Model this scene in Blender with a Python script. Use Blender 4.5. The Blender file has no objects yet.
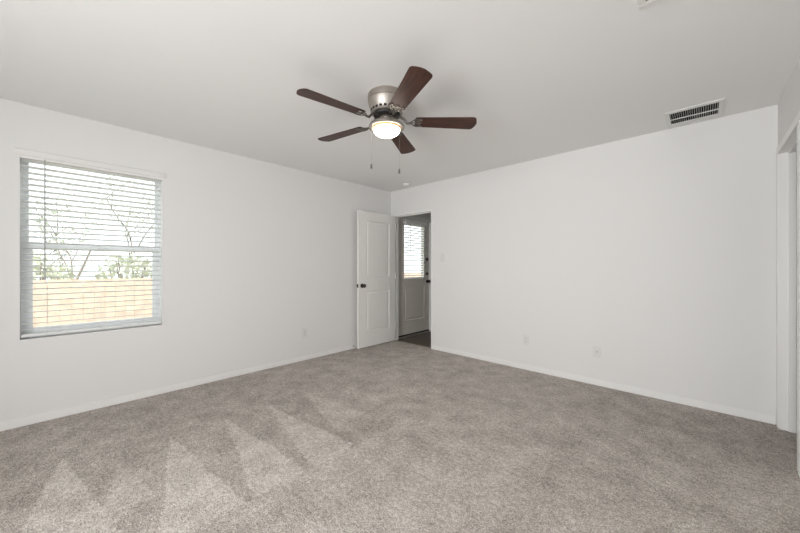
import bpy, bmesh, math, random
from mathutils import Vector, Matrix
S = bpy.context.scene
COL = S.collection
PI = math.pi
H = 2.44            # ceiling height
RX = 4.16           # right wall
RY = -5.90          # rear wall
random.seed(7)

# ------------------------------------------------------------------ camera, light, exposure
cam = bpy.data.cameras.new('camera'); co = bpy.data.objects.new('camera', cam); COL.objects.link(co)
co.location = (3.7424, -3.7526, 1.2025)
co.rotation_euler = (PI/2, 0, math.radians(43.301))
cam.sensor_width = 36.0; cam.lens = 36.0*320.97/800.0
cam.shift_y = 0.0006; cam.clip_start = 0.02
S.camera = co

w = bpy.data.worlds.new('overcast_sky'); S.world = w; w.use_nodes = True
bg = w.node_tree.nodes['Background']
bg.inputs[0].default_value = (0.93, 0.97, 1.0, 1); bg.inputs[1].default_value = 2.5

def lamp(name, kind, loc, rot, energy, color=(1, 1, 1), size=None, sizey=None):
    d = bpy.data.lights.new(name, kind); d.energy = energy; d.color = color
    if kind == 'AREA':
        d.shape = 'RECTANGLE'; d.size = size; d.size_y = sizey
    o = bpy.data.objects.new(name, d); COL.objects.link(o); o.location = loc; o.rotation_euler = rot
    return o
sun = lamp('sun', 'SUN', (8, 2, 9), (0, math.radians(42), math.radians(12)), 3.4, (1.0, 0.96, 0.91))
sun.data.angle = 0.02
# added fill lamp behind the camera, set at an invented rear window
lamp('added_rear_fill', 'AREA', (3.1, RY+0.06, 1.30), (math.radians(95), 0, math.radians(5)), 69, (1.0, 1.0, 1.0), 1.6, 1.6).data.spread = math.radians(140)
for nm, lc, rt, a, c in (('left_window_portal', (-.15, -3.52, 1.365), (0, -PI/2, 0), 1.42, .88), ('hall_door_portal', (-.16, .585, 1.45), (0, -PI/2, 0), .96, .55)):
    lamp(nm, 'AREA', lc, rt, 1, (1, 1, 1), a, c).data.cycles.is_portal = True

S.view_settings.view_transform = 'Standard'; S.view_settings.look = 'None'
S.view_settings.gamma = 1.0; S.view_settings.use_curve_mapping = False
S.view_settings.exposure = 0.04

# ------------------------------------------------------------------ materials
def srgb(r, g, b):
    f = lambda c: (c/255/12.92) if c/255 <= .04045 else ((c/255+.055)/1.055)**2.4
    return (f(r), f(g), f(b), 1)
def mat(name, col, rough=0.5, metal=0.0, bump=None, var=None, spec=0.5):
    m = bpy.data.materials.new(name); m.use_nodes = True
    nt = m.node_tree; p = nt.nodes['Principled BSDF']
    p.inputs['Base Color'].default_value = col; p.inputs['Roughness'].default_value = rough
    p.inputs['Metallic'].default_value = metal; p.inputs['Specular IOR Level'].default_value = spec
    tc = nt.nodes.new('ShaderNodeTexCoord')
    if var:                                    # (scale, amount)
        n = nt.nodes.new('ShaderNodeTexNoise'); n.inputs['Scale'].default_value = var[0]; n.inputs['Detail'].default_value = 4
        nt.links.new(tc.outputs['Object'], n.inputs['Vector'])
        r = nt.nodes.new('ShaderNodeValToRGB')
        a = var[1]
        r.color_ramp.elements[0].position = .3; r.color_ramp.elements[1].position = .7
        r.color_ramp.elements[0].color = tuple(c*(1-a) for c in col[:3])+(1,)
        r.color_ramp.elements[1].color = tuple(min(1, c*(1+a)) for c in col[:3])+(1,)
        nt.links.new(n.outputs['Fac'], r.inputs[0]); nt.links.new(r.outputs[0], p.inputs['Base Color'])
    if bump:                                   # (scale, strength, distance)
        n = nt.nodes.new('ShaderNodeTexNoise'); n.inputs['Scale'].default_value = bump[0]; n.inputs['Detail'].default_value = 3
        nt.links.new(tc.outputs['Object'], n.inputs['Vector'])
        b = nt.nodes.new('ShaderNodeBump'); b.inputs['Strength'].default_value = bump[1]; b.inputs['Distance'].default_value = bump[2]
        nt.links.new(n.outputs['Fac'], b.inputs['Height']); nt.links.new(b.outputs[0], p.inputs['Normal'])
    return m

M = {}
M['wall'] = mat('wall_paint', (.795, .786, .776, 1), .75, bump=(220, .08, .002), spec=.3)
M['ceil'] = mat('ceiling_paint', (.885, .878, .868, 1), .9, bump=(120, .15, .003), spec=.2)
M['trim'] = mat('trim_paint', (.86, .85, .835, 1), .35)
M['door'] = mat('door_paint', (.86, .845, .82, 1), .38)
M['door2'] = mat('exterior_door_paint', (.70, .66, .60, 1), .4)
M['vinyl'] = mat('window_vinyl', (.84, .86, .87, 1), .35)
M['blind'] = mat('blind_slat', (.84, .85, .84, 1), .42)
M['valance'] = mat('blind_valance', (.80, .785, .77, 1), .4)
M['plastic'] = mat('white_plastic', (.745, .735, .72, 1), .35)
M['vent'] = mat('vent_enamel', (.80, .79, .77, 1), .4)
M['dark'] = mat('recess_shade_black', (.006, .006, .006, 1), .9)  # near-black colour stands in for shade inside slots and ducts
M['knob'] = mat('aged_bronze', (.075, .06, .05, 1), .32, .9)
M['steel'] = mat('satin_steel', (.5, .48, .45, 1), .35, 1)
M['fob'] = mat('dark_pewter', (.16, .15, .14, 1), .4, .7)
M['rubber'] = mat('black_rubber', (.02, .019, .018, 1), .6)
M['alu'] = mat('aluminium_threshold', (.62, .6, .57, 1), .4, .8)
M['slot'] = mat('socket_slot', (.10, .095, .09, 1), .6)
M['wand'] = mat('clear_grey_wand', (.42, .42, .41, 1), .3)
M['cord'] = mat('blind_cord', (.72, .72, .70, 1), .7)

def nickel():
    m = mat('brushed_nickel', (.43, .395, .36, 1), .30, 1.0)
    nt = m.node_tree; p = nt.nodes['Principled BSDF']
    tc = nt.nodes.new('ShaderNodeTexCoord'); mp = nt.nodes.new('ShaderNodeMapping')
    mp.inputs['Scale'].default_value = (2, 2, 260)
    n = nt.nodes.new('ShaderNodeTexNoise'); n.inputs['Scale'].default_value = 3
    nt.links.new(tc.outputs['Object'], mp.inputs[0]); nt.links.new(mp.outputs[0], n.inputs['Vector'])
    r = nt.nodes.new('ShaderNodeMapRange'); r.inputs[3].default_value = .40; r.inputs[4].default_value = .58
    nt.links.new(n.outputs['Fac'], r.inputs[0]); nt.links.new(r.outputs[0], p.inputs['Roughness'])
    return m
M['nickel'] = nickel()
M['iron'] = mat('dull_nickel', (.19, .175, .16, 1), .4, 1.0)

def wood():
    m = mat('walnut_blade', (.07, .03, .02, 1), .42, spec=.3)
    nt = m.node_tree; p = nt.nodes['Principled BSDF']
    tc = nt.nodes.new('ShaderNodeTexCoord'); mp = nt.nodes.new('ShaderNodeMapping')
    mp.inputs['Scale'].default_value = (3.0, 55, 10)
    n = nt.nodes.new('ShaderNodeTexNoise'); n.inputs['Scale'].default_value = 2.2; n.inputs['Detail'].default_value = 6; n.inputs['Distortion'].default_value = .6
    nt.links.new(tc.outputs['Object'], mp.inputs[0]); nt.links.new(mp.outputs[0], n.inputs['Vector'])
    r = nt.nodes.new('ShaderNodeValToRGB')
    r.color_ramp.elements[0].position = .32; r.color_ramp.elements[0].color = srgb(46, 27, 22)
    r.color_ramp.elements[1].position = .72; r.color_ramp.elements[1].color = srgb(88, 54, 43)
    nt.links.new(n.outputs['Fac'], r.inputs[0]); nt.links.new(r.outputs[0], p.inputs['Base Color'])
    b = nt.nodes.new('ShaderNodeBump'); b.inputs['Strength'].default_value = .15; b.inputs['Distance'].default_value = .002
    nt.links.new(n.outputs['Fac'], b.inputs['Height']); nt.links.new(b.outputs[0], p.inputs['Normal'])
    return m
M['wood'] = wood()

def glass():
    m = bpy.data.materials.new('window_glass'); m.use_nodes = True; nt = m.node_tree
    nt.nodes.remove(nt.nodes['Principled BSDF']); out = nt.nodes['Material Output']
    t = nt.nodes.new('ShaderNodeBsdfTransparent'); t.inputs[0].default_value = (.95, .97, .965, 1)
    g = nt.nodes.new('ShaderNodeBsdfGlossy'); g.inputs['Roughness'].default_value = .02
    lw = nt.nodes.new('ShaderNodeLayerWeight'); lw.inputs[0].default_value = .5
    pw = nt.nodes.new('ShaderNodeMath'); pw.operation = 'POWER'; pw.inputs[1].default_value = 5; nt.links.new(lw.outputs['Facing'], pw.inputs[0])
    f = nt.nodes.new('ShaderNodeMath'); f.operation = 'MULTIPLY_ADD'; f.inputs[1].default_value = .92; f.inputs[2].default_value = .035; nt.links.new(pw.outputs[0], f.inputs[0])
    x = nt.nodes.new('ShaderNodeMixShader')
    nt.links.new(f.outputs[0], x.inputs[0]); nt.links.new(t.outputs[0], x.inputs[1]); nt.links.new(g.outputs[0], x.inputs[2])
    nt.links.new(x.outputs[0], out.inputs[0])
    return m
M['glass'] = glass()

def frosted(name, col, emit):
    m = mat(name, col, .45); p = m.node_tree.nodes['Principled BSDF']
    p.inputs['Emission Color'].default_value = col; p.inputs['Emission Strength'].default_value = emit
    return m
M['bowl'] = frosted('lit_frosted_glass', (1.0, .93, .82, 1), 20)
M['bowlrim'] = frosted('lit_amber_glass_edge', (1.0, .60, .24, 1), .35)

def carpet():
    m = bpy.data.materials.new('beige_carpet'); m.use_nodes = True; nt = m.node_tree
    p = nt.nodes['Principled BSDF']; p.inputs['Roughness'].default_value = 1; p.inputs['Specular IOR Level'].default_value = .05
    tc = nt.nodes.new('ShaderNodeTexCoord')
    def noise(scale, detail, rough=.5):
        n = nt.nodes.new('ShaderNodeTexNoise'); n.inputs['Scale'].default_value = scale; n.inputs['Detail'].default_value = detail
        n.inputs['Roughness'].default_value = rough
        nt.links.new(tc.outputs['Object'], n.inputs['Vector']); return n.outputs['Fac']
    def ma(op, a, b):
        n = nt.nodes.new('ShaderNodeMath'); n.operation = op
        for i, v in enumerate((a, b)):
            if isinstance(v, (int, float)): n.inputs[i].default_value = v
            else: nt.links.new(v, n.inputs[i])
        return n.outputs[0]
    at = nt.nodes.new('ShaderNodeAttribute'); at.attribute_name = 'pile_lay'
    tuft = noise(150, 2, .75); clump = noise(42, 4, .7); patch = noise(6, 5, .65); broad = noise(2.0, 3)
    s = ma('ADD', ma('MULTIPLY', ma('SUBTRACT', tuft, .5), 2.3), ma('MULTIPLY', ma('SUBTRACT', clump, .5), 1.3))
    s = ma('ADD', s, ma('MULTIPLY', ma('SUBTRACT', patch, .5), .85))
    s = ma('ADD', s, ma('MULTIPLY', ma('SUBTRACT', broad, .5), .25))
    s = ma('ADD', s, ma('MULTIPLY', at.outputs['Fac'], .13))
    s = ma('ADD', s, .5)
    r = nt.nodes.new('ShaderNodeValToRGB'); e = r.color_ramp.elements
    e[0].position = 0; e[0].color = srgb(126, 118, 111)
    e[1].position = 1; e[1].color = srgb(236, 229, 222)
    k = e.new(.5); k.color = srgb(187, 178.5, 171)
    nt.links.new(s, r.inputs[0]); nt.links.new(r.outputs[0], p.inputs['Base Color'])
    b = nt.nodes.new('ShaderNodeBump'); b.inputs['Strength'].default_value = .8; b.inputs['Distance'].default_value = .012
    nt.links.new(ma('ADD', ma('MULTIPLY', tuft, .6), ma('MULTIPLY', clump, .8)), b.inputs['Height']); nt.links.new(b.outputs[0], p.inputs['Normal'])
    return m
M['carpet'] = carpet()

def planks(name, c0, c1, sx, sy, gap):
    m = mat(name, c0, .45); nt = m.node_tree; p = nt.nodes['Principled BSDF']
    tc = nt.nodes.new('ShaderNodeTexCoord')
    b = nt.nodes.new('ShaderNodeTexBrick'); b.inputs['Color1'].default_value = c0; b.inputs['Color2'].default_value = c1
    b.inputs['Mortar'].default_value = gap; b.inputs['Scale'].default_value = 1; b.inputs['Mortar Size'].default_value = .003
    b.inputs['Brick Width'].default_value = sx; b.inputs['Row Height'].default_value = sy
    nt.links.new(tc.outputs['Object'], b.inputs['Vector']); nt.links.new(b.outputs[0], p.inputs['Base Color'])
    return m
M['hallfloor'] = planks('dark_vinyl_plank', srgb(98, 84, 72), srgb(86, 74, 64), 1.2, .18, srgb(50, 43, 38))
M['fence'] = mat('pale_cedar', srgb(216, 187, 167), .8, var=(7, .14))
M['grass'] = mat('lawn_grass', srgb(92, 98, 66), .9, var=(3, .25))
M['leaf'] = mat('pale_leaf', srgb(218, 221, 202), .7, var=(4, .2))
M['bark'] = mat('tree_bark', srgb(128, 116, 104), .9, var=(9, .2))
M['render'] = mat('exterior_render', srgb(190, 180, 165), .9)

# ------------------------------------------------------------------ mesh builder
class MB:
    def __init__(s): s.bm = bmesh.new()
    def quad(s, pts):
        return s.bm.faces.new([s.bm.verts.new(p) for p in pts])
    def box(s, x0, x1, y0, y1, z0, z1, bev=0.0):
        t = bmesh.new(); bmesh.ops.create_cube(t, size=1)
        for v in t.verts:
            v.co = (x0+(v.co.x+.5)*(x1-x0), y0+(v.co.y+.5)*(y1-y0), z0+(v.co.z+.5)*(z1-z0))
        if bev: bmesh.ops.bevel(t, geom=t.edges[:], offset=bev, segments=2, affect='EDGES')
        s.merge(t); return s
    def merge(s, t, mtx=None):
        if mtx: bmesh.ops.transform(t, matrix=mtx, verts=t.verts)
        me = bpy.data.meshes.new('tmp'); t.to_mesh(me); t.free(); s.bm.from_mesh(me); bpy.data.meshes.remove(me)
    def lathe(s, prof, seg=48, c=(0, 0)):
        rows = []
        for r, z in prof:
            if r < 1e-6: rows.append([s.bm.verts.new((c[0], c[1], z))])
            else: rows.append([s.bm.verts.new((c[0]+r*math.cos(2*PI*i/seg), c[1]+r*math.sin(2*PI*i/seg), z)) for i in range(seg)])
        for a, b in zip(rows, rows[1:]):
            for i in range(seg):
                j = (i+1) % seg
                q = [a[i % len(a)], a[j % len(a)], b[j % len(b)], b[i % len(b)]]
                u = []
                for v in q:
                    if v not in u: u.append(v)
                if len(u) > 2: s.bm.faces.new(u)
        return s
    def tube(s, pts, r, seg=8, cap=True):
        pts = [Vector(p) for p in pts]; rows = []
        rr = r if isinstance(r, (list, tuple)) else [r]*len(pts)
        up = None
        for i, p in enumerate(pts):
            d = (pts[min(i+1, len(pts)-1)]-pts[max(i-1, 0)]).normalized()
            if up is None: up = Vector((0, 0, 1)) if abs(d.z) < .9 else Vector((1, 0, 0))
            a = d.cross(up).normalized(); b = a.cross(d).normalized(); up = b
            rows.append([s.bm.verts.new(p+rr[i]*(a*math.cos(2*PI*k/seg)+b*math.sin(2*PI*k/seg))) for k in range(seg)])
        for a, b in zip(rows, rows[1:]):
            for i in range(seg): s.bm.faces.new([a[i], a[(i+1) % seg], b[(i+1) % seg], b[i]])
        if cap:
            s.bm.faces.new(rows[0][::-1]); s.bm.faces.new(rows[-1])
        return s
    def prism(s, outline, z0, z1, mtx=None, bev=0.0):
        t = bmesh.new()
        lo = [t.verts.new((x, y, z0)) for x, y in outline]; hi = [t.verts.new((x, y, z1)) for x, y in outline]
        t.faces.new(lo[::-1]); t.faces.new(hi); n = len(lo)
        for i in range(n): t.faces.new([lo[i], lo[(i+1) % n], hi[(i+1) % n], hi[i]])
        if bev: bmesh.ops.bevel(t, geom=[e for e in t.edges if abs(e.verts[0].co.z-e.verts[1].co.z) < 1e-6], offset=bev, segments=2, affect='EDGES')
        s.merge(t, mtx); return s
    def build(s, name, m, parent=None, smooth=False, loc=None):
        bmesh.ops.recalc_face_normals(s.bm, faces=s.bm.faces)
        me = bpy.data.meshes.new(name); s.bm.to_mesh(me); s.bm.free()
        me.materials.append(m)
        if smooth:
            me.polygons.foreach_set('use_smooth', [True]*len(me.polygons))
            me.set_sharp_from_angle(angle=math.radians(38))
        o = bpy.data.objects.new(name, me); COL.objects.link(o)
        if parent: o.parent = parent
        if loc: o.location = loc
        return o

def tag(o, label, cat, group=None, kind=None):
    o['label'] = label; o['category'] = cat
    if group: o['group'] = group
    if kind: o['kind'] = kind
    return o
def structure(o, label, cat): return tag(o, label, cat, kind='structure')
def thing(name, loc, label, cat, group=None, rot=(0, 0, 0), kind=None):
    o = bpy.data.objects.new(name, None); COL.objects.link(o); o.location = loc; o.rotation_euler = rot
    o.empty_display_size = .05
    return tag(o, label, cat, group, kind)

def wall(name, axis, c0, c1, u0, u1, z0, z1, holes, m, label):
    """slab between c0 and c1 on `axis`, spanning u (the other floor axis) and z, with rectangular holes (ua, ub, za, zb)"""
    us = sorted({u0, u1, *[h[0] for h in holes], *[h[1] for h in holes]})
    zs = sorted({z0, z1, *[h[2] for h in holes], *[h[3] for h in holes]})
    us = [u for u in us if u0 <= u <= u1]; zs = [z for z in zs if z0 <= z <= z1]
    solid = lambda i, j: 0 <= i < len(us)-1 and 0 <= j < len(zs)-1 and not any(h[0]-1e-6 <= us[i] and us[i+1] <= h[1]+1e-6 and h[2]-1e-6 <= zs[j] and zs[j+1] <= h[3]+1e-6 for h in holes)
    b = MB(); P = lambda c, u, z: (c, u, z) if axis == 'x' else (u, c, z)
    for i in range(len(us)-1):
        for j in range(len(zs)-1):
            if not solid(i, j): continue
            a, d, e, f = us[i], us[i+1], zs[j], zs[j+1]
            for c in (c0, c1): b.quad([P(c, a, e), P(c, d, e), P(c, d, f), P(c, a, f)])
            if not solid(i-1, j): b.quad([P(c0, a, e), P(c1, a, e), P(c1, a, f), P(c0, a, f)])
            if not solid(i+1, j): b.quad([P(c0, d, e), P(c1, d, e), P(c1, d, f), P(c0, d, f)])
            if not solid(i, j-1): b.quad([P(c0, a, e), P(c1, a, e), P(c1, d, e), P(c0, d, e)])
            if not solid(i, j+1): b.quad([P(c0, a, f), P(c1, a, f), P(c1, d, f), P(c0, d, f)])
    bmesh.ops.remove_doubles(b.bm, verts=b.bm.verts, dist=1e-5)
    return structure(b.build(name, m), label, 'wall')

# ------------------------------------------------------------------ room shell
WIN = (-3.957, -3.082, .652, 2.075)          # left window opening (y, y, z, z)
EXT = (.10, 1.075, -.05, 2.06)               # exterior door opening
wall('wall_left', 'x', -.14, 0, RY-.12, 1.82, -.12, H, [WIN, (EXT[0], EXT[1], -.12, EXT[3])], M['wall'],
     'white painted wall on the left with the blind covered window')
DO = (.052, .851, -.12, 2.048)               # bedroom doorway in the back wall
wall('wall_back', 'y', 0, .115, 0, RX+1.0, -.12, H, [DO], M['wall'], 'white back wall with the open doorway near the corner')
CL = (-.770, -.075, -.12, 2.06)              # closet opening in the right wall
D3 = (-1.66, -.868, -.12, 2.06)
wall('wall_right', 'x', RX, RX+.115, RY-.12, 0, -.12, H, [CL, D3], M['wall'], 'white wall at the right edge with a narrow opening')
RW = (2.25, 3.95, .45, 2.15)  # opening of the made-up rear window, sized for the added fill lamp
wall('wall_rear', 'y', RY-.12, RY, 0, RX, -.12, H, [RW], M['wall'], 'white rear wall behind the viewer with an added window opening')
wall('wall_hall_end', 'y', 1.70, 1.82, 0, 2.2, -.12, H, [], M['wall'], 'white end wall of the hall beyond the doorway')
wall('wall_hall_right', 'x', 2.1, 2.2, .115, 1.70, -.12, H, [], M['wall'], 'white side wall of the hall beyond the doorway')
wall('wall_closet_back', 'x', RX+.88, RX+1.0, -1.0, 0, -.12, H, [], M['wall'], 'white back wall inside the closet opening')
wall('wall_closet_side', 'y', -1.0, -.88, RX+.115, RX+.88, -.12, H, [], M['wall'], 'white side wall inside the closet opening')
structure(MB().box(-.14, RX+1.0, RY-.12, 1.82, H, H+.2).build('ceiling', M['ceil']), 'flat white ceiling of the bedroom', 'ceiling')

def vacuum_lay():
    """lay of the pile: wedges left by the vacuum cleaner, apex toward the window wall"""
    tris = []
    for apx, b0, b1 in [((.97, -3.21), (2.04, -3.46), (2.06, -3.10)), ((.97, -2.85), (2.04, -3.06), (2.10, -2.74)),
                        ((.98, -2.51), (2.08, -2.72), (2.02, -2.38)), ((.97, -2.14), (1.75, -2.36), (1.72, -2.02)),
                        ((1.09, -1.76), (1.7, -1.98), (1.66, -1.66)), ((.81, -3.74), (2.04, -3.98), (2.04, -3.52)),
                        ((1.12, -3.50), (1.66, -3.62), (1.66, -3.40)), ((.9, -4.0), (2.0, -4.26), (2.0, -3.98)),
                        ((1.2, -1.4), (1.8, -1.62), (1.7, -1.3))]:
        tris.append((apx, b0, b1))
    wts = [1.15, 1.05, .85, .6, .4, 1.05, .6, .9, .25]
    def s(p, a, b): return (p[0]-b[0])*(a[1]-b[1])-(a[0]-b[0])*(p[1]-b[1])
    def f(x, y):
        v = 0
        for t, wgt in zip(tris, wts):
            d = (s((x, y), t[0], t[1]), s((x, y), t[1], t[2]), s((x, y), t[2], t[0]))
            if all(q >= 0 for q in d) or all(q <= 0 for q in d): v = max(v, wgt)
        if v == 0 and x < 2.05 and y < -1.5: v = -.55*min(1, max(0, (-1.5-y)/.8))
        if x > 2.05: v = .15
        # darker band along the right and back walls
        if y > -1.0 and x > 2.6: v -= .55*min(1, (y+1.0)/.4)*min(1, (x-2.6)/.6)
        return v
    return f
def make_carpet():
    lay = vacuum_lay(); st = .0135
    nx = int(RX/st); ny = int(-RY/st)
    vs = []; fs = []
    xs = [RX*i/nx for i in range(nx+1)]; ys = [RY*(1-j/ny) for j in range(ny+1)]
    import colorsys
    vals = []
    for j, y in enumerate(ys):
        for i, x in enumerate(xs):
            wob = .006*math.sin(9*x+3*math.sin(5*y))+.004*math.sin(23*y+11*x)
            vs.append((x, y, 0)); vals.append(lay(x, y+wob*.5))
    for j in range(ny):
        for i in range(nx):
            a = j*(nx+1)+i; fs.append((a, a+1, a+nx+2, a+nx+1))
    # the carpet runs on through the closet opening, under the doors and up to the hall threshold
    def slab(x0, x1, y0, y1):
        k = len(vs)
        vs.extend([(x0, y0, 0), (x1, y0, 0), (x1, y1, 0), (x0, y1, 0)]); vals.extend([-.5]*4); fs.append((k, k+1, k+2, k+3))
    slab(RX, RX+.88, -.88, 0); slab(RX, RX+.115, -1.66, -.88); slab(.052, .851, 0, .045)
    k = len(vs)
    for z in (-.03,):                                        # backing
        vs.extend([(0, RY, z), (RX, RY, z), (RX, 0, z), (0, 0, z)]); vals.extend([0]*4); fs.append((k+3, k+2, k+1, k))
    me = bpy.data.meshes.new('floor'); me.from_pydata(vs, [], fs)
    at = me.attributes.new('pile_lay', 'FLOAT', 'POINT'); at.data.foreach_set('value', vals)
    me.materials.append(M['carpet']); o = bpy.data.objects.new('floor', me); COL.objects.link(o)
    structure(o, 'beige cut pile carpet with vacuum marks', 'carpet')
make_carpet()
structure(MB().box(0, 2.1, .045, 1.70, -.05, -.004).build('floor_hall', M['hallfloor']), 'dark plank floor in the hall beyond the doorway', 'floor')
structure(MB().box(-30, -.14, -24, 30, -1.0, -.80).build('ground', M['grass']), 'lawn outside the window', 'ground')

# baseboards
BH = .064
def baseboard(name, boxes, label):
    b = MB()
    for q in boxes: b.box(*q, bev=.003)
    return structure(b.build(name, M['trim']), label, 'baseboard')
baseboard('baseboard_left', [(0, .012, RY, 0, 0, BH)], 'white baseboard along the left wall')
baseboard('baseboard_back', [(.851, RX-.011, -.012, 0, 0, BH)], 'white baseboard along the back wall')
baseboard('baseboard_right', [(RX-.012, RX, RY+.012, -1.73, 0, BH)], 'white baseboard along the right wall')
baseboard('baseboard_rear', [(.012, RX-.012, RY, RY+.012, 0, BH)], 'white baseboard along the rear wall')
baseboard('baseboard_hall', [(.003, .012, 1.15, 1.69, -.004, BH), (.012, 2.09, 1.688, 1.70, -.004, BH)], 'white baseboard in the hall')

# bedroom door jamb (trim_1), closet casing (trim_2), bathroom casing (trim_3), exterior door frame (trim_4)
b = MB()
b.box(.052, .070, 0, .115, 0, 2.03); b.box(.833, .851, 0, .115, 0, 2.03); b.box(.052, .851, 0, .115, 2.03, 2.048)
b.box(.070, .082, .046, .082, 0, 2.03); b.box(.821, .833, .046, .082, 0, 2.03); b.box(.082, .821, .046, .082, 2.018, 2.03)
structure(b.build('trim_1', M['trim']), 'white wooden jamb around the bedroom doorway', 'door jamb')
def casing(b, xa, xb, y0, y1, zt, w):                      # three boards around an opening, on a wall facing -x
    b.box(xa, xb, y1, y1+w, 0, zt, .004); b.box(xa, xb, y0-w, y0, 0, zt, .004); b.box(xa, xb, y0-w, y1+w, zt, zt+w, .004)
b = MB(); casing(b, RX-.011, RX, -.755, -.09, 2.045, .056)
b.box(RX, RX+.115, -.09, -.075, 0, 2.045); b.box(RX, RX+.115, -.770, -.755, 0, 2.045); b.box(RX, RX+.115, -.770, -.075, 2.045, 2.06)
b.box(RX+.04, RX+.075, -.102, -.09, 0, 2.045); b.box(RX+.04, RX+.075, -.755, -.743, 0, 2.045); b.box(RX+.04, RX+.075, -.743, -.102, 2.033, 2.045)
structure(b.build('trim_2', M['trim']), 'white casing and jamb of the closet opening', 'casing')
b = MB(); casing(b, RX-.015, RX, -1.645, -.868, 2.045, .054)
b.box(RX, RX+.115, -.883, -.868, 0, 2.045); b.box(RX, RX+.115, -1.66, -1.645, 0, 2.045); b.box(RX, RX+.115, -1.645, -.883, 2.045, 2.06)
structure(b.build('trim_3', M['trim']), 'white casing at the extreme right edge', 'casing')

# ------------------------------------------------------------------ panel doors
def panel_slab(wd, h, t, panels, holes=()):
    """slab 0..wd (x), -t/2..t/2 (y), 0..h (z); panels moulded on both faces; holes go right through"""
    b = MB()
    rects = list(panels)+list(holes)
    us = sorted({0, wd, *[r[0] for r in rects], *[r[1] for r in rects]}); zs = sorted({0, h, *[r[2] for r in rects], *[r[3] for r in rects]})
    for sgn in (-1, 1):
        y = sgn*t/2
        for i in range(len(us)-1):
            for j in range(len(zs)-1):
                if any(r[0]-1e-6 <= us[i] and us[i+1] <= r[1]+1e-6 and r[2]-1e-6 <= zs[j] and zs[j+1] <= r[3]+1e-6 for r in rects): continue
                b.quad([(us[i], y, zs[j]), (us[i+1], y, zs[j]), (us[i+1], y, zs[j+1]), (us[i], y, zs[j+1])])
        for (a, c, e, f) in panels:
            loops = [(0, 0), (.006, .004), (.014, .009), (.030, .009), (.046, .002)]
            prev = None
            for ins, dep in loops:
                yy = sgn*(t/2-dep)
                cur = [(a+ins, yy, e+ins), (c-ins, yy, e+ins), (c-ins, yy, f-ins), (a+ins, yy, f-ins)]
                if prev:
                    for k in range(4): b.quad([prev[k], prev[(k+1) % 4], cur[(k+1) % 4], cur[k]])
                prev = cur
            b.quad(prev)
    for (a, c, e, f) in [(0, wd, 0, h)]+list(holes):
        b.quad([(a, -t/2, e), (a, t/2, e), (a, t/2, f), (a, -t/2, f)]); b.quad([(c, -t/2, e), (c, t/2, e), (c, t/2, f), (c, -t/2, f)])
        b.quad([(a, -t/2, e), (c, -t/2, e), (c, t/2, e), (a, t/2, e)]); b.quad([(a, -t/2, f), (c, -t/2, f), (c, t/2, f), (a, t/2, f)])
    bmesh.ops.remove_doubles(b.bm, verts=b.bm.verts, dist=1e-5)
    return b
def round_knob(name, parent, x, z, t, side, m):
    """rosette, neck and knob on one face (side +1/-1 along y)"""
    b = MB(); b.lathe([(0, 0), (.031, 0), (.033, .003), (.031, .008), (.014, .011), (.0115, .03), (.016, .036), (.026, .042), (.029, .052), (.026, .062), (.015, .068), (0, .069)], 28)
    mt = Matrix.Translation((x, side*t/2, z)) @ Matrix.Rotation(-side*PI/2, 4, 'X')
    bmesh.ops.transform(b.bm, matrix=mt, verts=b.bm.verts)
    return b.build(name, m, parent, True)

# bedroom door, swung open 90 degrees into the room; local x from hinge to free edge
LW, LT = .762, .035
d1 = thing('door_1', (.0885, -.008, .012), 'white two panel bedroom door standing open against the left wall', 'door', rot=(0, 0, -PI/2), kind='structure')
sl = panel_slab(LW, 2.018, LT, [(.130, .622, .225, .835), (.130, .622, 1.04, 1.885)]).build('door_leaf', M['door'], d1)
for s in (-1, 1): round_knob('door_knob', d1, LW-.064, .915, LT, s, M['knob'])
MB().box(LW-.0005, LW+.0015, -.0125, .0125, .886, .944, .0005).build('latch_plate', M['knob'], d1)
MB().box(LW+.001, LW+.010, -.006, .006, .908, .922, .001).build('latch', M['knob'], d1)
for z in (.2, 1.0, 1.80):
    b = MB(); b.tube([(-.006, LT/2+.004, z), (-.006, LT/2+.004, z+.09)], .0055, 10); b.box(-.004, .028, LT/2-.0005, LT/2+.0015, z, z+.09)
    b.build('hinge', M['trim'], d1)

# exterior door in the hall
EW, ET = .915, .044
EY = .13
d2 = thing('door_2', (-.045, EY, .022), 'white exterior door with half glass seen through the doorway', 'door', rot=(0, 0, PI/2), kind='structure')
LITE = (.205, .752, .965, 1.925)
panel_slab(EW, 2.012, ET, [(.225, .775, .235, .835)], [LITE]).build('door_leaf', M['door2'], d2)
b = MB()
fr = .028
for s in (-1, 1):
    y0, y1 = sorted((s*ET/2, s*(ET/2+.012)))
    a, c, e, f = LITE
    b.box(a-fr, a+.008, y0, y1, e-fr, f+fr, .004); b.box(c-.008, c+fr, y0, y1, e-fr, f+fr, .004)
    b.box(a-fr, c+fr, y0, y1, e-fr, e+.008, .004); b.box(a-fr, c+fr, y0, y1, f-.008, f+fr, .004)
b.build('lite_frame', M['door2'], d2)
MB().box(LITE[0]+.001, LITE[1]-.001, -.004, .004, LITE[2]+.001, LITE[3]-.001).build('glass_pane', M['glass'], d2)
for s in (-1, 1): round_knob('door_knob', d2, .852, .912, ET, s, M['knob'])
for zz in (1.055, 1.325):
    b = MB(); b.lathe([(0, 0), (.030, 0), (.031, .004), (.027, .010), (.012, .013), (0, .013)], 28)
    b.box(-.005, .005, -.016, .016, .012, .026, .002)
    bmesh.ops.transform(b.bm, matrix=Matrix.Translation((.850, -ET/2, zz)) @ Matrix.Rotation(PI/2, 4, 'X'), verts=b.bm.verts)
    b.build('deadbolt', M['knob'], d2, True)
MB().box(.002, EW-.002, -ET/2-.004, ET/2+.004, -.018, .004).build('door_sweep', M['rubber'], d2)
b = MB()
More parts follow.
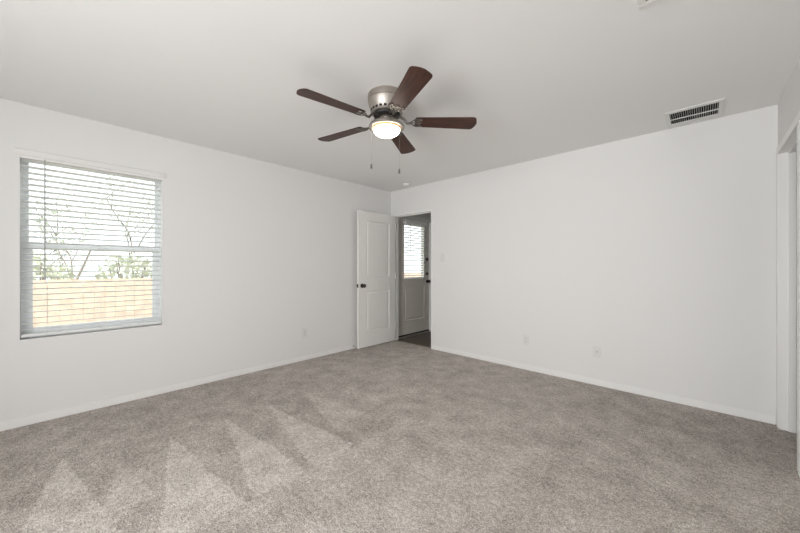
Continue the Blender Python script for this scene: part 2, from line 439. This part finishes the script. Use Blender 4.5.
b.box(-.12, 0, EXT[0], EY-.003, -.004, 2.04); b.box(-.12, 0, EY+EW+.003, EXT[1], -.004, 2.04); b.box(-.12, 0, EXT[0], EXT[1], 2.04, EXT[3])
b.box(0, .017, EXT[1]-.022, EXT[1]+.04, -.004, 2.045, .003)
b.box(0, .017, .1155, EXT[1]+.04, 2.045, 2.103, .003)
structure(b.build('trim_4', M['trim']), 'white frame and casing of the exterior door', 'door frame')
structure(MB().box(-.13, .045, EXT[0]+.001, EXT[1]-.001, -.05, .003, .002).build('trim_5', M['alu']), 'metal threshold under the exterior door', 'threshold')

# bathroom door at the far right, closed
d3 = thing('door_3', (RX+.075, -1.642, .012), 'white closed door in the right wall beside the camera', 'door', rot=(0, 0, PI/2), kind='structure')
panel_slab(.756, 2.018, LT, [(.13, .626, .225, .835), (.13, .626, 1.04, 1.885)]).build('door_leaf', M['door'], d3)
for s in (-1, 1): round_knob('door_knob', d3, .064, .915, LT, s, M['knob'])

# ------------------------------------------------------------------ windows
def sash(name, x0, x1, ya, yb, za, zb, st, tr, br, parent):
    b = MB()
    b.box(x0, x1, ya, ya+st, za, zb, .002); b.box(x0, x1, yb-st, yb, za, zb, .002)
    b.box(x0, x1, ya+st, yb-st, za, za+br, .002); b.box(x0, x1, ya+st, yb-st, zb-tr, zb, .002)
    f = b.build(name, M['vinyl'], parent)
    xm = (x0+x1)/2
    MB().box(xm-.003, xm+.003, ya+st-.004, yb-st+.004, za+br-.004, zb-tr+.004).build('glass_pane', M['glass'], f)
    return f
ya, yb, za, zb = WIN
w1 = thing('window_1', (0, 0, 0), 'white single hung vinyl window in the left wall', 'window', kind='structure')
b = MB(); X0, X1 = -.135, -.075
b.box(X0, X1, ya, ya+.022, za, zb); b.box(X0, X1, yb-.022, yb, za, zb); b.box(X0, X1, ya+.022, yb-.022, za, za+.03); b.box(X0, X1, ya+.022, yb-.022, zb-.022, zb)
b.build('window_frame', M['vinyl'], w1)
sash('upper_sash', -.130, -.108, ya+.022, yb-.022, 1.362, zb-.022, .018, .02, .036, w1)
sash('lower_sash', -.103, -.079, ya+.022, yb-.022, za+.03, 1.385, .040, .036, .045, w1)
MB().box(-.079, -.066, -3.56, -3.48, 1.352, 1.372, .003).build('sash_lock', M['vinyl'], w1)

w2 = thing('added_window', (0, 0, 0), 'wide white window made up for the unseen rear wall', 'window', kind='structure')  # invented window, put in around the added rear lamp
def rbox(b, xa, xb, z0, z1, y0=RY-.10, y1=RY-.05): b.box(xa, xb, y0, y1, z0, z1)
b = MB(); xa, xb, z0, z1 = RW
rbox(b, xa, xa+.04, z0, z1); rbox(b, xb-.04, xb, z0, z1); rbox(b, xa+.04, xb-.04, z0, z0+.04); rbox(b, xa+.04, xb-.04, z1-.04, z1); rbox(b, 3.075, 3.125, z0+.04, z1-.04)
b.build('window_frame', M['vinyl'], w2)
for p, q in ((xa+.04, 3.075), (3.125, xb-.04)): MB().box(p, q, RY-.08, RY-.074, z0+.04, z1-.04).build('glass_pane', M['glass'], w2)

# ------------------------------------------------------------------ venetian blinds
def slat_mesh(b, width, depth, th, x, z, tilt):
    """one slightly crowned slat along y, centred on (x, z); tilt lifts the room side (+x)"""
    ca, sa = math.cos(tilt), math.sin(tilt); ring = []
    prof = [(-.5, 0), (-.25, .0012), (.0, .0017), (.25, .0012), (.5, 0)]
    pts = [(d*depth, e+th/2) for d, e in prof]+[(d*depth, e-th/2) for d, e in prof[::-1]]
    A = []; B = []
    for u, v in pts:
        px, pz = x+u*ca-v*sa, z+u*sa+v*ca
        A.append(b.bm.verts.new((px, -width/2, pz))); B.append(b.bm.verts.new((px, width/2, pz)))
    n = len(A)
    for i in range(n): b.bm.faces.new([A[i], A[(i+1) % n], B[(i+1) % n], B[i]])
    b.bm.faces.new(A); b.bm.faces.new(B[::-1])
def venetian(loc, wd, top, bottom, n, depth, label, valance_w, wand_y, wand_len, valance_h, tilt, xs, cords):
    t = thing('window_blind', loc, label, 'window blind')
    b = MB()
    z0 = bottom+.052; z1 = top-.055
    for i in range(n): slat_mesh(b, wd, depth, .0026, xs, z0+(z1-z0)*i/(n-1), tilt)
    b.build('slats', M['blind'], t)
    MB().box(xs-depth/2, xs+depth/2, -wd/2, wd/2, bottom, bottom+.020, .003).build('bottom_rail', M['blind'], t)
    MB().box(xs-.026, xs+.024, -wd/2, wd/2, top-.042, top).build('head_rail', M['blind'], t)
    # moulded valance in front of the head rail, with short returns
    prof = [(.006, 0), (.006, 1), (.022, 1), (.022, .9), (.017, .82), (.017, .35), (.012, .22), (.014, .1), (.014, 0)]
    vb = MB(); A = []; B = []
    zv = top+.033-valance_h; xo = xs+.020
    for x, k in prof:
        A.append(vb.bm.verts.new((x+xo, -valance_w/2, zv+k*valance_h))); B.append(vb.bm.verts.new((x+xo, valance_w/2, zv+k*valance_h)))
    for i in range(len(A)): vb.bm.faces.new([A[i], A[(i+1) % len(A)], B[(i+1) % len(A)], B[i]])
    vb.bm.faces.new(A); vb.bm.faces.new(B[::-1])
    vb.build('valance', M['valance'], t)
    for cy in cords:
        c = MB()
        for dx in (-depth/2-.001, depth/2+.001): c.tube([(xs+dx, cy, bottom+.01), (xs+dx, cy, top-.04)], .0009, 5)
        c.build('ladder_cord', M['cord'], t)
    wb = MB(); xw = xs+depth/2+.008
    wb.tube([(xw, wand_y, top-.03), (xw, wand_y, top-.03-wand_len)], .0042, 8); wb.tube([(xw, wand_y, top-.03-wand_len), (xw, wand_y, top-.05-wand_len)], .0058, 8)
    wb.build('tilt_wand', M['wand'], t)
    return t
venetian((0, -3.5195, 0), .866, 2.070, .668, 30, .050, 'white horizontal slat blind covering the left wall window', .925, -.311, .92, .075,
         math.radians(11), -.029, (-.30, 0, .30))
venetian((0, EY+.483, 0), .575, 1.990, 1.000, 21, .036, 'small white slat blind on the half glass exterior door', .60, -.16, .45, .05,
         math.radians(20), .003, (-.20, .20))

# ------------------------------------------------------------------ ceiling fan
FX, FY, FZ = 2.080, -2.130, H
fan = thing('ceiling_fan', (FX, FY, FZ), 'five blade ceiling fan with brushed nickel motor and lit bowl', 'ceiling fan')
b = MB(); b.lathe([(0, 0), (.134, 0), (.1355, -.004), (.1355, -.040), (.1315, -.043), (.1315, -.047), (.134, -.050), (.131, -.068), (.122, -.090), (.1135, -.108), (.112, -.126), (.104, -.134), (0, -.134)], 72)
hs = b.build('motor_housing', M['nickel'], fan, True)
b = MB()
for k in range(22):
    a = 2*PI*k/22
    t = bmesh.new(); bmesh.ops.create_cube(t, size=1)
    b.merge(t, Matrix.Rotation(a, 4, 'Z') @ Matrix.Translation((.1125, 0, -.117)) @ Matrix.Diagonal((.004, .020, .015, 1)))
b.build('cooling_slots', M['dark'], hs)
MB().lathe([(0, -.134), (.095, -.134), (.092, -.152), (.060, -.158), (0, -.158)], 48).build('rotor', M['rubber'], fan, True)
MB().lathe([(0, -.150), (.052, -.150), (.054, -.154), (.048, -.160), (.036, -.164), (.034, -.186), (.030, -.190), (0, -.190)], 48).build('switch_housing', M['nickel'], fan, True)
MB().lathe([(0, -.186), (.040, -.186), (.075, -.192), (.110, -.206), (.124, -.216), (.1290, -.224), (.1290, -.233), (.123, -.238), (.102, -.236), (.100, -.224), (.06, -.204), (0, -.200)], 64).build('light_fitter', M['nickel'], fan, True)
bp = [(.1035, -.2235), (.1035, -.232)]
MB().lathe([(.093, -.2265), (.0960, -.2265), (.0985, -.238), (.0975, -.247), (.093, -.247)], 64).build('glass_edge', M['bowlrim'], fan, True)
prof = [(.0962, -.246)]+[(.0962*math.cos(a), -.246-.049*math.sin(a)) for a in [PI/2*i/14 for i in range(1, 14)]]+[(0, -.295)]
MB().lathe(prof, 64).build('light_bowl', M['bowl'], fan, True)

def blade_outline():
    pts = []
    r0, r1 = .205, .658; w0, w1 = .054, .069
    pts += [(r0, -w0+.012), (r0+.006, -w0+.003), (r0+.016, -w0)]
    rc = .026
    for i in range(7):
        a = -PI/2+PI/2*i/6; pts.append((r1-.012-rc+rc*math.cos(a)+.0, -w1+rc+rc*math.sin(a)))
    for y in (-.6, -.3, 0, .3, .6): pts.append((r1-.012*abs(y)**1.5, y*(w1-rc)))
    for i in range(7):
        a = PI/2*i/6; pts.append((r1-.012-rc+rc*math.cos(a), w1-rc+rc*math.sin(a)))
    pts += [(r0+.016, w0), (r0+.006, w0-.003), (r0, w0-.012)]
    return pts
PITCH = math.radians(-10)
BZ = -.186
for k in range(5):
    a = math.radians((46.1, 117.3, 191.0, 262.0, 333.0)[k])
    rot = Matrix.Rotation(a, 4, 'Z')
    pm = Matrix.Translation((0, 0, BZ)) @ Matrix.Rotation(PITCH, 4, 'X')
    # blade (its own axes so the grain runs along it)
    b = MB(); b.prism(blade_outline(), -.003, .003, bev=.0015)
    bl = b.build('blade', M['wood'], fan, True); bl.matrix_local = rot @ pm
    # blade iron: arm from the rotor, flaring into a three-pronged plate under the blade root
    b = MB()
    b.tube([(.070, 0, -.147), (.100, 0, -.150), (.125, 0, -.166), (.150, 0, BZ-.010), (.178, 0, BZ-.009)], [.011, .010, .009, .009, .008], 10)
    plate = MB()
    def strap(pts, r=.0052): plate.tube([(x, y, 0) for x, y in pts], r, 8)
    for sg in (-1, 1):
        strap([(.168, 0), (.180, sg*.010), (.192, sg*.026), (.204, sg*.038), (.220, sg*.044), (.240, sg*.043), (.256, sg*.037)])
        strap([(.192, sg*.026), (.206, sg*.020), (.222, sg*.022), (.238, sg*.030), (.252, sg*.036)], .004)
    strap([(.172, 0), (.200, 0), (.222, 0)], .005)
    strap([(.236+.014*math.cos(q*PI/8), .014*math.sin(q*PI/8)) for q in range(17)], .0048)
    bmesh.ops.transform(plate.bm, matrix=pm @ Matrix.Translation((0, 0, -.0058)) @ Matrix.Diagonal((1, 1, .5, 1)), verts=plate.bm.verts)
    b.merge(plate.bm)
    ir = b.build('blade_iron', M['iron'], fan, True); ir.matrix_local = rot
    for (sx, sy) in ((.250, -.036), (.236, 0), (.250, .036)):
        s = MB(); s.lathe([(0, -.0115), (.003, -.0112), (.0048, -.0095), (.005, -.0085), (0, -.0085)], 12, (sx, sy))
        bmesh.ops.transform(s.bm, matrix=pm, verts=s.bm.verts)
        s.build('screw', M['nickel'], ir, True)
for (px, py, pz) in ((-.006, -.141, -.545), (.137, -.012, -.580)):
    L = math.hypot(px, py); ux, uy = px/L, py/L
    b = MB(); b.tube([(ux*.033, uy*.033, -.176), (ux*.075, uy*.075, -.180), (ux*.12, uy*.12, -.200), (ux*(L-.003), uy*(L-.003), -.212), (px, py, -.225), (px, py, pz+.02)], .0006, 6)
    ch = b.build('pull_chain', M['nickel'], fan, True)
    MB().lathe([(0, pz+.022), (.004, pz+.02), (.006, pz+.010), (.0072, pz-.004), (.0055, pz-.012), (0, pz-.013)], 14, (px, py)).build('chain_fob', M['fob'], ch, True)

# ------------------------------------------------------------------ ceiling and wall fittings
vt = thing('air_vent', (3.690, -.235, H), 'square white louvred air vent on the ceiling by the right wall', 'air vent')
b = MB()
ox, oy, ix, iy, zt = .174, .185, .1435, .1405, -.008
b.box(-ox, -ix, -oy, oy, zt, 0, .002); b.box(ix, ox, -oy, oy, zt, 0, .002); b.box(-ix, ix, -oy, -iy, zt, 0, .002); b.box(-ix, ix, iy, oy, zt, 0, .002)
b.build('frame', M['vent'], vt)
MB().box(-ix, ix, -iy, iy, -.0012, -.0002).build('duct_shade_sheet', M['dark'], vt)  # black sheet under the solid ceiling, painted shade of the duct
b = MB()
for k in range(22):
    x = -ix+2*ix/22*(k+.5)
    t = bmesh.new(); bmesh.ops.create_cube(t, size=1)
    b.merge(t, Matrix.Translation((x, -.014, -.0055)) @ Matrix.Rotation(math.radians(-8 if k < 11 else 12), 4, 'Y') @ Matrix.Diagonal((.0014, .251, .005, 1)))
b.build('louvre_blades', M['vent'], vt)
b = MB()
for y in (.1345, .126):
    t = bmesh.new(); bmesh.ops.create_cube(t, size=1)
    b.merge(t, Matrix.Translation((0, y-.004, -.0055)) @ Matrix.Rotation(math.radians(40), 4, 'X') @ Matrix.Diagonal((2*ix, .0095, .0012, 1)))
b.build('cross_louvres', M['vent'], vt)
b = MB()
for y in (.002, .1125): b.box(-ix, ix, y-.0045, y+.0045, -.0095, -.004)
b.build('cross_bar', M['vent'], vt)

gr = thing('ceiling_grille', (3.722, -2.018, H), 'white ceiling grille whose corner shows at the top edge', 'grille')
b = MB(); gx, gy = .20, .165
b.box(-gx, gx, -gy, -gy+.03, -.010, 0, .003); b.box(-gx, gx, gy-.03, gy, -.010, 0, .003); b.box(-gx, -gx+.03, -gy+.03, gy-.03, -.010, 0, .003); b.box(gx-.03, gx, -gy+.03, gy-.03, -.010, 0, .003)
b.build('frame', M['vent'], gr)
MB().box(-gx+.03, gx-.03, -gy+.03, gy-.03, -.0012, -.0002).build('duct_shade_sheet', M['dark'], gr)  # flat black panel in place of a shaded recess
b = MB()
for k in range(22):
    t = bmesh.new(); bmesh.ops.create_cube(t, size=1)
    b.merge(t, Matrix.Translation((0, -gy+.036+k*.0125, -.0062)) @ Matrix.Rotation(math.radians(35), 4, 'X') @ Matrix.Diagonal((2*gx-.06, .0115, .001, 1)))
b.build('louvre_blades', M['vent'], gr)

sd = thing('smoke_detector', (.525, -.19, H), 'round white smoke detector on the ceiling above the doorway', 'smoke detector')
MB().lathe([(0, 0), (.058, 0), (.060, -.004), (.058, -.012), (0, -.012)], 40).build('base_plate', M['plastic'], sd, True)
MB().lathe([(0, -.012), (.054, -.012), (.055, -.018), (.050, -.025), (.030, -.029), (0, -.030)], 40).build('cover', M['plastic'], sd, True)

def wall_plate(name, loc, rotz, label, cat, kind, group=None):
    """plate in local x-z plane facing local -y"""
    t = thing(name, loc, label, cat, group, rot=(0, 0, rotz))
    MB().box(-.035, .035, -.006, 0, -.0575, .0575, .0022).build('cover_plate', M['plastic'], t)
    if kind == 'outlet':
        for dz in (-.020, .020):
            o = [(.017*math.cos(a), .0145*math.sin(a)) for a in [2*PI*i/24 for i in range(24)]]
            s = MB(); s.prism(o, 0, .0025, Matrix.Translation((0, -.006, dz)) @ Matrix.Rotation(PI/2, 4, 'X'))
            so = s.build('socket', M['plastic'], t)
            q = MB(); q.box(-.0075, -.0052, -.0092, -.0084, dz-.002, dz+.0065); q.box(.0052, .0075, -.0092, -.0084, dz-.002, dz+.0065); q.box(-.002, .002, -.0092, -.0084, dz-.0095, dz-.0055)
            q.build('slot', M['slot'], so)
        s = MB(); s.lathe([(0, .002), (.003, .0015), (.0034, 0), (0, 0)], 12)
        bmesh.ops.transform(s.bm, matrix=Matrix.Translation((0, -.006, 0)) @ Matrix.Rotation(PI/2, 4, 'X'), verts=s.bm.verts); s.build('screw', M['steel'], t, True)
    elif kind == 'switch':
        MB().box(-.0165, .0165, -.0085, -.006, -.033, .033, .001).build('rocker', M['plastic'], t)
    else:
        s = MB(); s.lathe([(0, .010), (.0022, .010), (.0024, .0102), (.0045, .010), (.0048, .003), (.0075, .003), (.0075, 0), (0, 0)], 16)
        bmesh.ops.transform(s.bm, matrix=Matrix.Translation((0, -.006, .004)) @ Matrix.Rotation(PI/2, 4, 'X'), verts=s.bm.verts); s.build('cable_jack', M['steel'], t, True)
    return t
wall_plate('wall_outlet', (0, -1.58, .35), PI/2, 'white power outlet low on the left wall between window and door', 'outlet', 'outlet')
wall_plate('wall_outlet', (2.236, 0, .346), 0, 'white double power outlet low on the back wall, nearer the doorway', 'outlet', 'outlet')
wall_plate('cable_plate', (2.961, 0, .337), 0, 'white cable jack plate low on the back wall, right of the outlet', 'wall plate', 'cable')
wall_plate('light_switch', (1.035, 0, 1.33), 0, 'white light switch on the back wall just right of the doorway', 'light switch', 'switch')

ds = thing('door_stop', (.012, -.80, .045), 'small spring door stop on the baseboard beside the open door', 'door stop')
b = MB(); b.tube([(.0, 0, 0), (.004, 0, 0)], .010, 14); b.tube([(.004+.0003*i, .0055*math.cos(i*.8), .0055*math.sin(i*.8)) for i in range(120)], .0011, 5)
b.build('spring', M['steel'], ds, True)
b = MB(); b.tube([(.040, 0, 0), (.050, 0, 0)], .0065, 12); b.build('rubber_tip', M['plastic'], ds, True)

# ------------------------------------------------------------------ outside: fence and trees
GZ = -.80
fz = .975
fence = thing('wooden_fence', (-4.5, 0, GZ), 'pale wooden board fence outside the window', 'fence')
b = MB(); y = -9.0; k = 0
while y < 12:
    b.box(-.010+random.uniform(-.003, .003), .009, y, y+.142, .02, fz-GZ+random.uniform(-.006, .006), .002); y += .146
b.build('fence_boards', M['fence'], fence)
for z in (.3, 1.0, 1.6): MB().box(-.05, -.013, -9, 12, z, z+.09).build('rail', M['fence'], fence)
for i in range(10): MB().box(-.14, -.05, -8.9+i*2.3, -8.81+i*2.3, 0, fz-GZ-.03).build('fence_post', M['fence'], fence)

def tree(loc, h, spread, nleaf, label, seed, lean=0, leaf=.06):
    rnd = random.Random(seed)
    t = thing('leafy_tree', (loc[0], loc[1], GZ), label, 'tree', group='trees behind the fence')
    b = MB(); tips = []
    def branch(p, d, L, r, depth):
        pts = [p]; q = Vector(p); dd = Vector(d)
        for i in range(5):
            dd = (dd+Vector((rnd.uniform(-.18, .18), rnd.uniform(-.18, .18), rnd.uniform(-.05, .12)))).normalized(); q = q+dd*L/5; pts.append(q.copy())
        b.tube(pts, [r*(1-.13*i) for i in range(6)], 6)
        tips.extend(pts[2:])
        if depth > 0:
            for n in range(rnd.choice((3, 4))):
                s = pts[rnd.choice((2, 3, 4, 5))]; az = rnd.uniform(0, 2*PI)
                nd = (dd*.55+Vector((math.cos(az)*spread, math.sin(az)*spread, .25))).normalized()
                branch(s, nd, L*rnd.uniform(.5, .7), r*.5, depth-1)
    branch(Vector((0, 0, 0)), Vector((lean, lean*.5, 1)), h*.5, .06, 3)
    b.build('trunk', M['bark'], t)
    lb = MB()
    for n in range(nleaf):
        c = rnd.choice(tips)+Vector((rnd.gauss(0, .10), rnd.gauss(0, .10), rnd.gauss(0, .10)))
        u = Vector((rnd.gauss(0, 1), rnd.gauss(0, 1), rnd.gauss(0, 1))).normalized(); v = u.orthogonal().normalized()
        s = leaf*rnd.uniform(.6, 1.2)
        lb.quad([c-u*s, c-v*s*.4, c+u*s, c+v*s*.4])
    lb.build('foliage', M['leaf'], t)
    return t
tree((-8.6, -3.6), 5.2, .75, 500, 'thin branched tree behind the fence, left in the window view', 3)
tree((-12.0, -1.9), 6.0, .7, 600, 'thin branched tree farther behind the fence, right in the window view', 11, .05)
tree((-9.0, 8.0), 4.2, .8, 900, 'young leafy tree seen through the exterior door glass', 31)
def bush(loc, rx, rz, n, label, seed):
    rnd = random.Random(seed)
    t = thing('leafy_bush', (loc[0], loc[1], GZ), label, 'bush', group='bushes behind the fence')
    b = MB()
    for i in range(6):
        az = rnd.uniform(0, 2*PI); b.tube([(0, 0, 0), (.2*rx*math.cos(az), .2*rx*math.sin(az), rz*.5), (.6*rx*math.cos(az), .6*rx*math.sin(az), rz*.95)], [.03, .02, .01], 6)
    b.build('stems', M['bark'], t)
    lb = MB()
    for i in range(n):
        d = Vector((rnd.gauss(0, 1), rnd.gauss(0, 1), rnd.gauss(0, 1))).normalized()*rnd.uniform(.5, 1)**.5
        c = Vector((d.x*rx, d.y*rx, rz*.55+d.z*rz*.5)); c.z = max(c.z, .03)
        u = Vector((rnd.gauss(0, 1), rnd.gauss(0, 1), rnd.gauss(0, 1))).normalized(); v = u.orthogonal().normalized(); s = .075*rnd.uniform(.6, 1.3)
        lb.quad([c-u*s, c-v*s*.5, c+u*s, c+v*s*.5])
    lb.build('foliage', M['leaf'], t)
for i, (x, y, rx, rz, lab) in enumerate([(-5.4, -4.05, .60, 2.2, 'pale green bush above the fence at the window left'), (-5.5, -2.72, .60, 2.3, 'pale green bush above the fence at the window middle'),
                                         (-5.4, -1.40, .60, 2.2, 'pale green bush above the fence at the window right')]):
    bush((x, y), rx, rz, 1000, lab, 40+i)
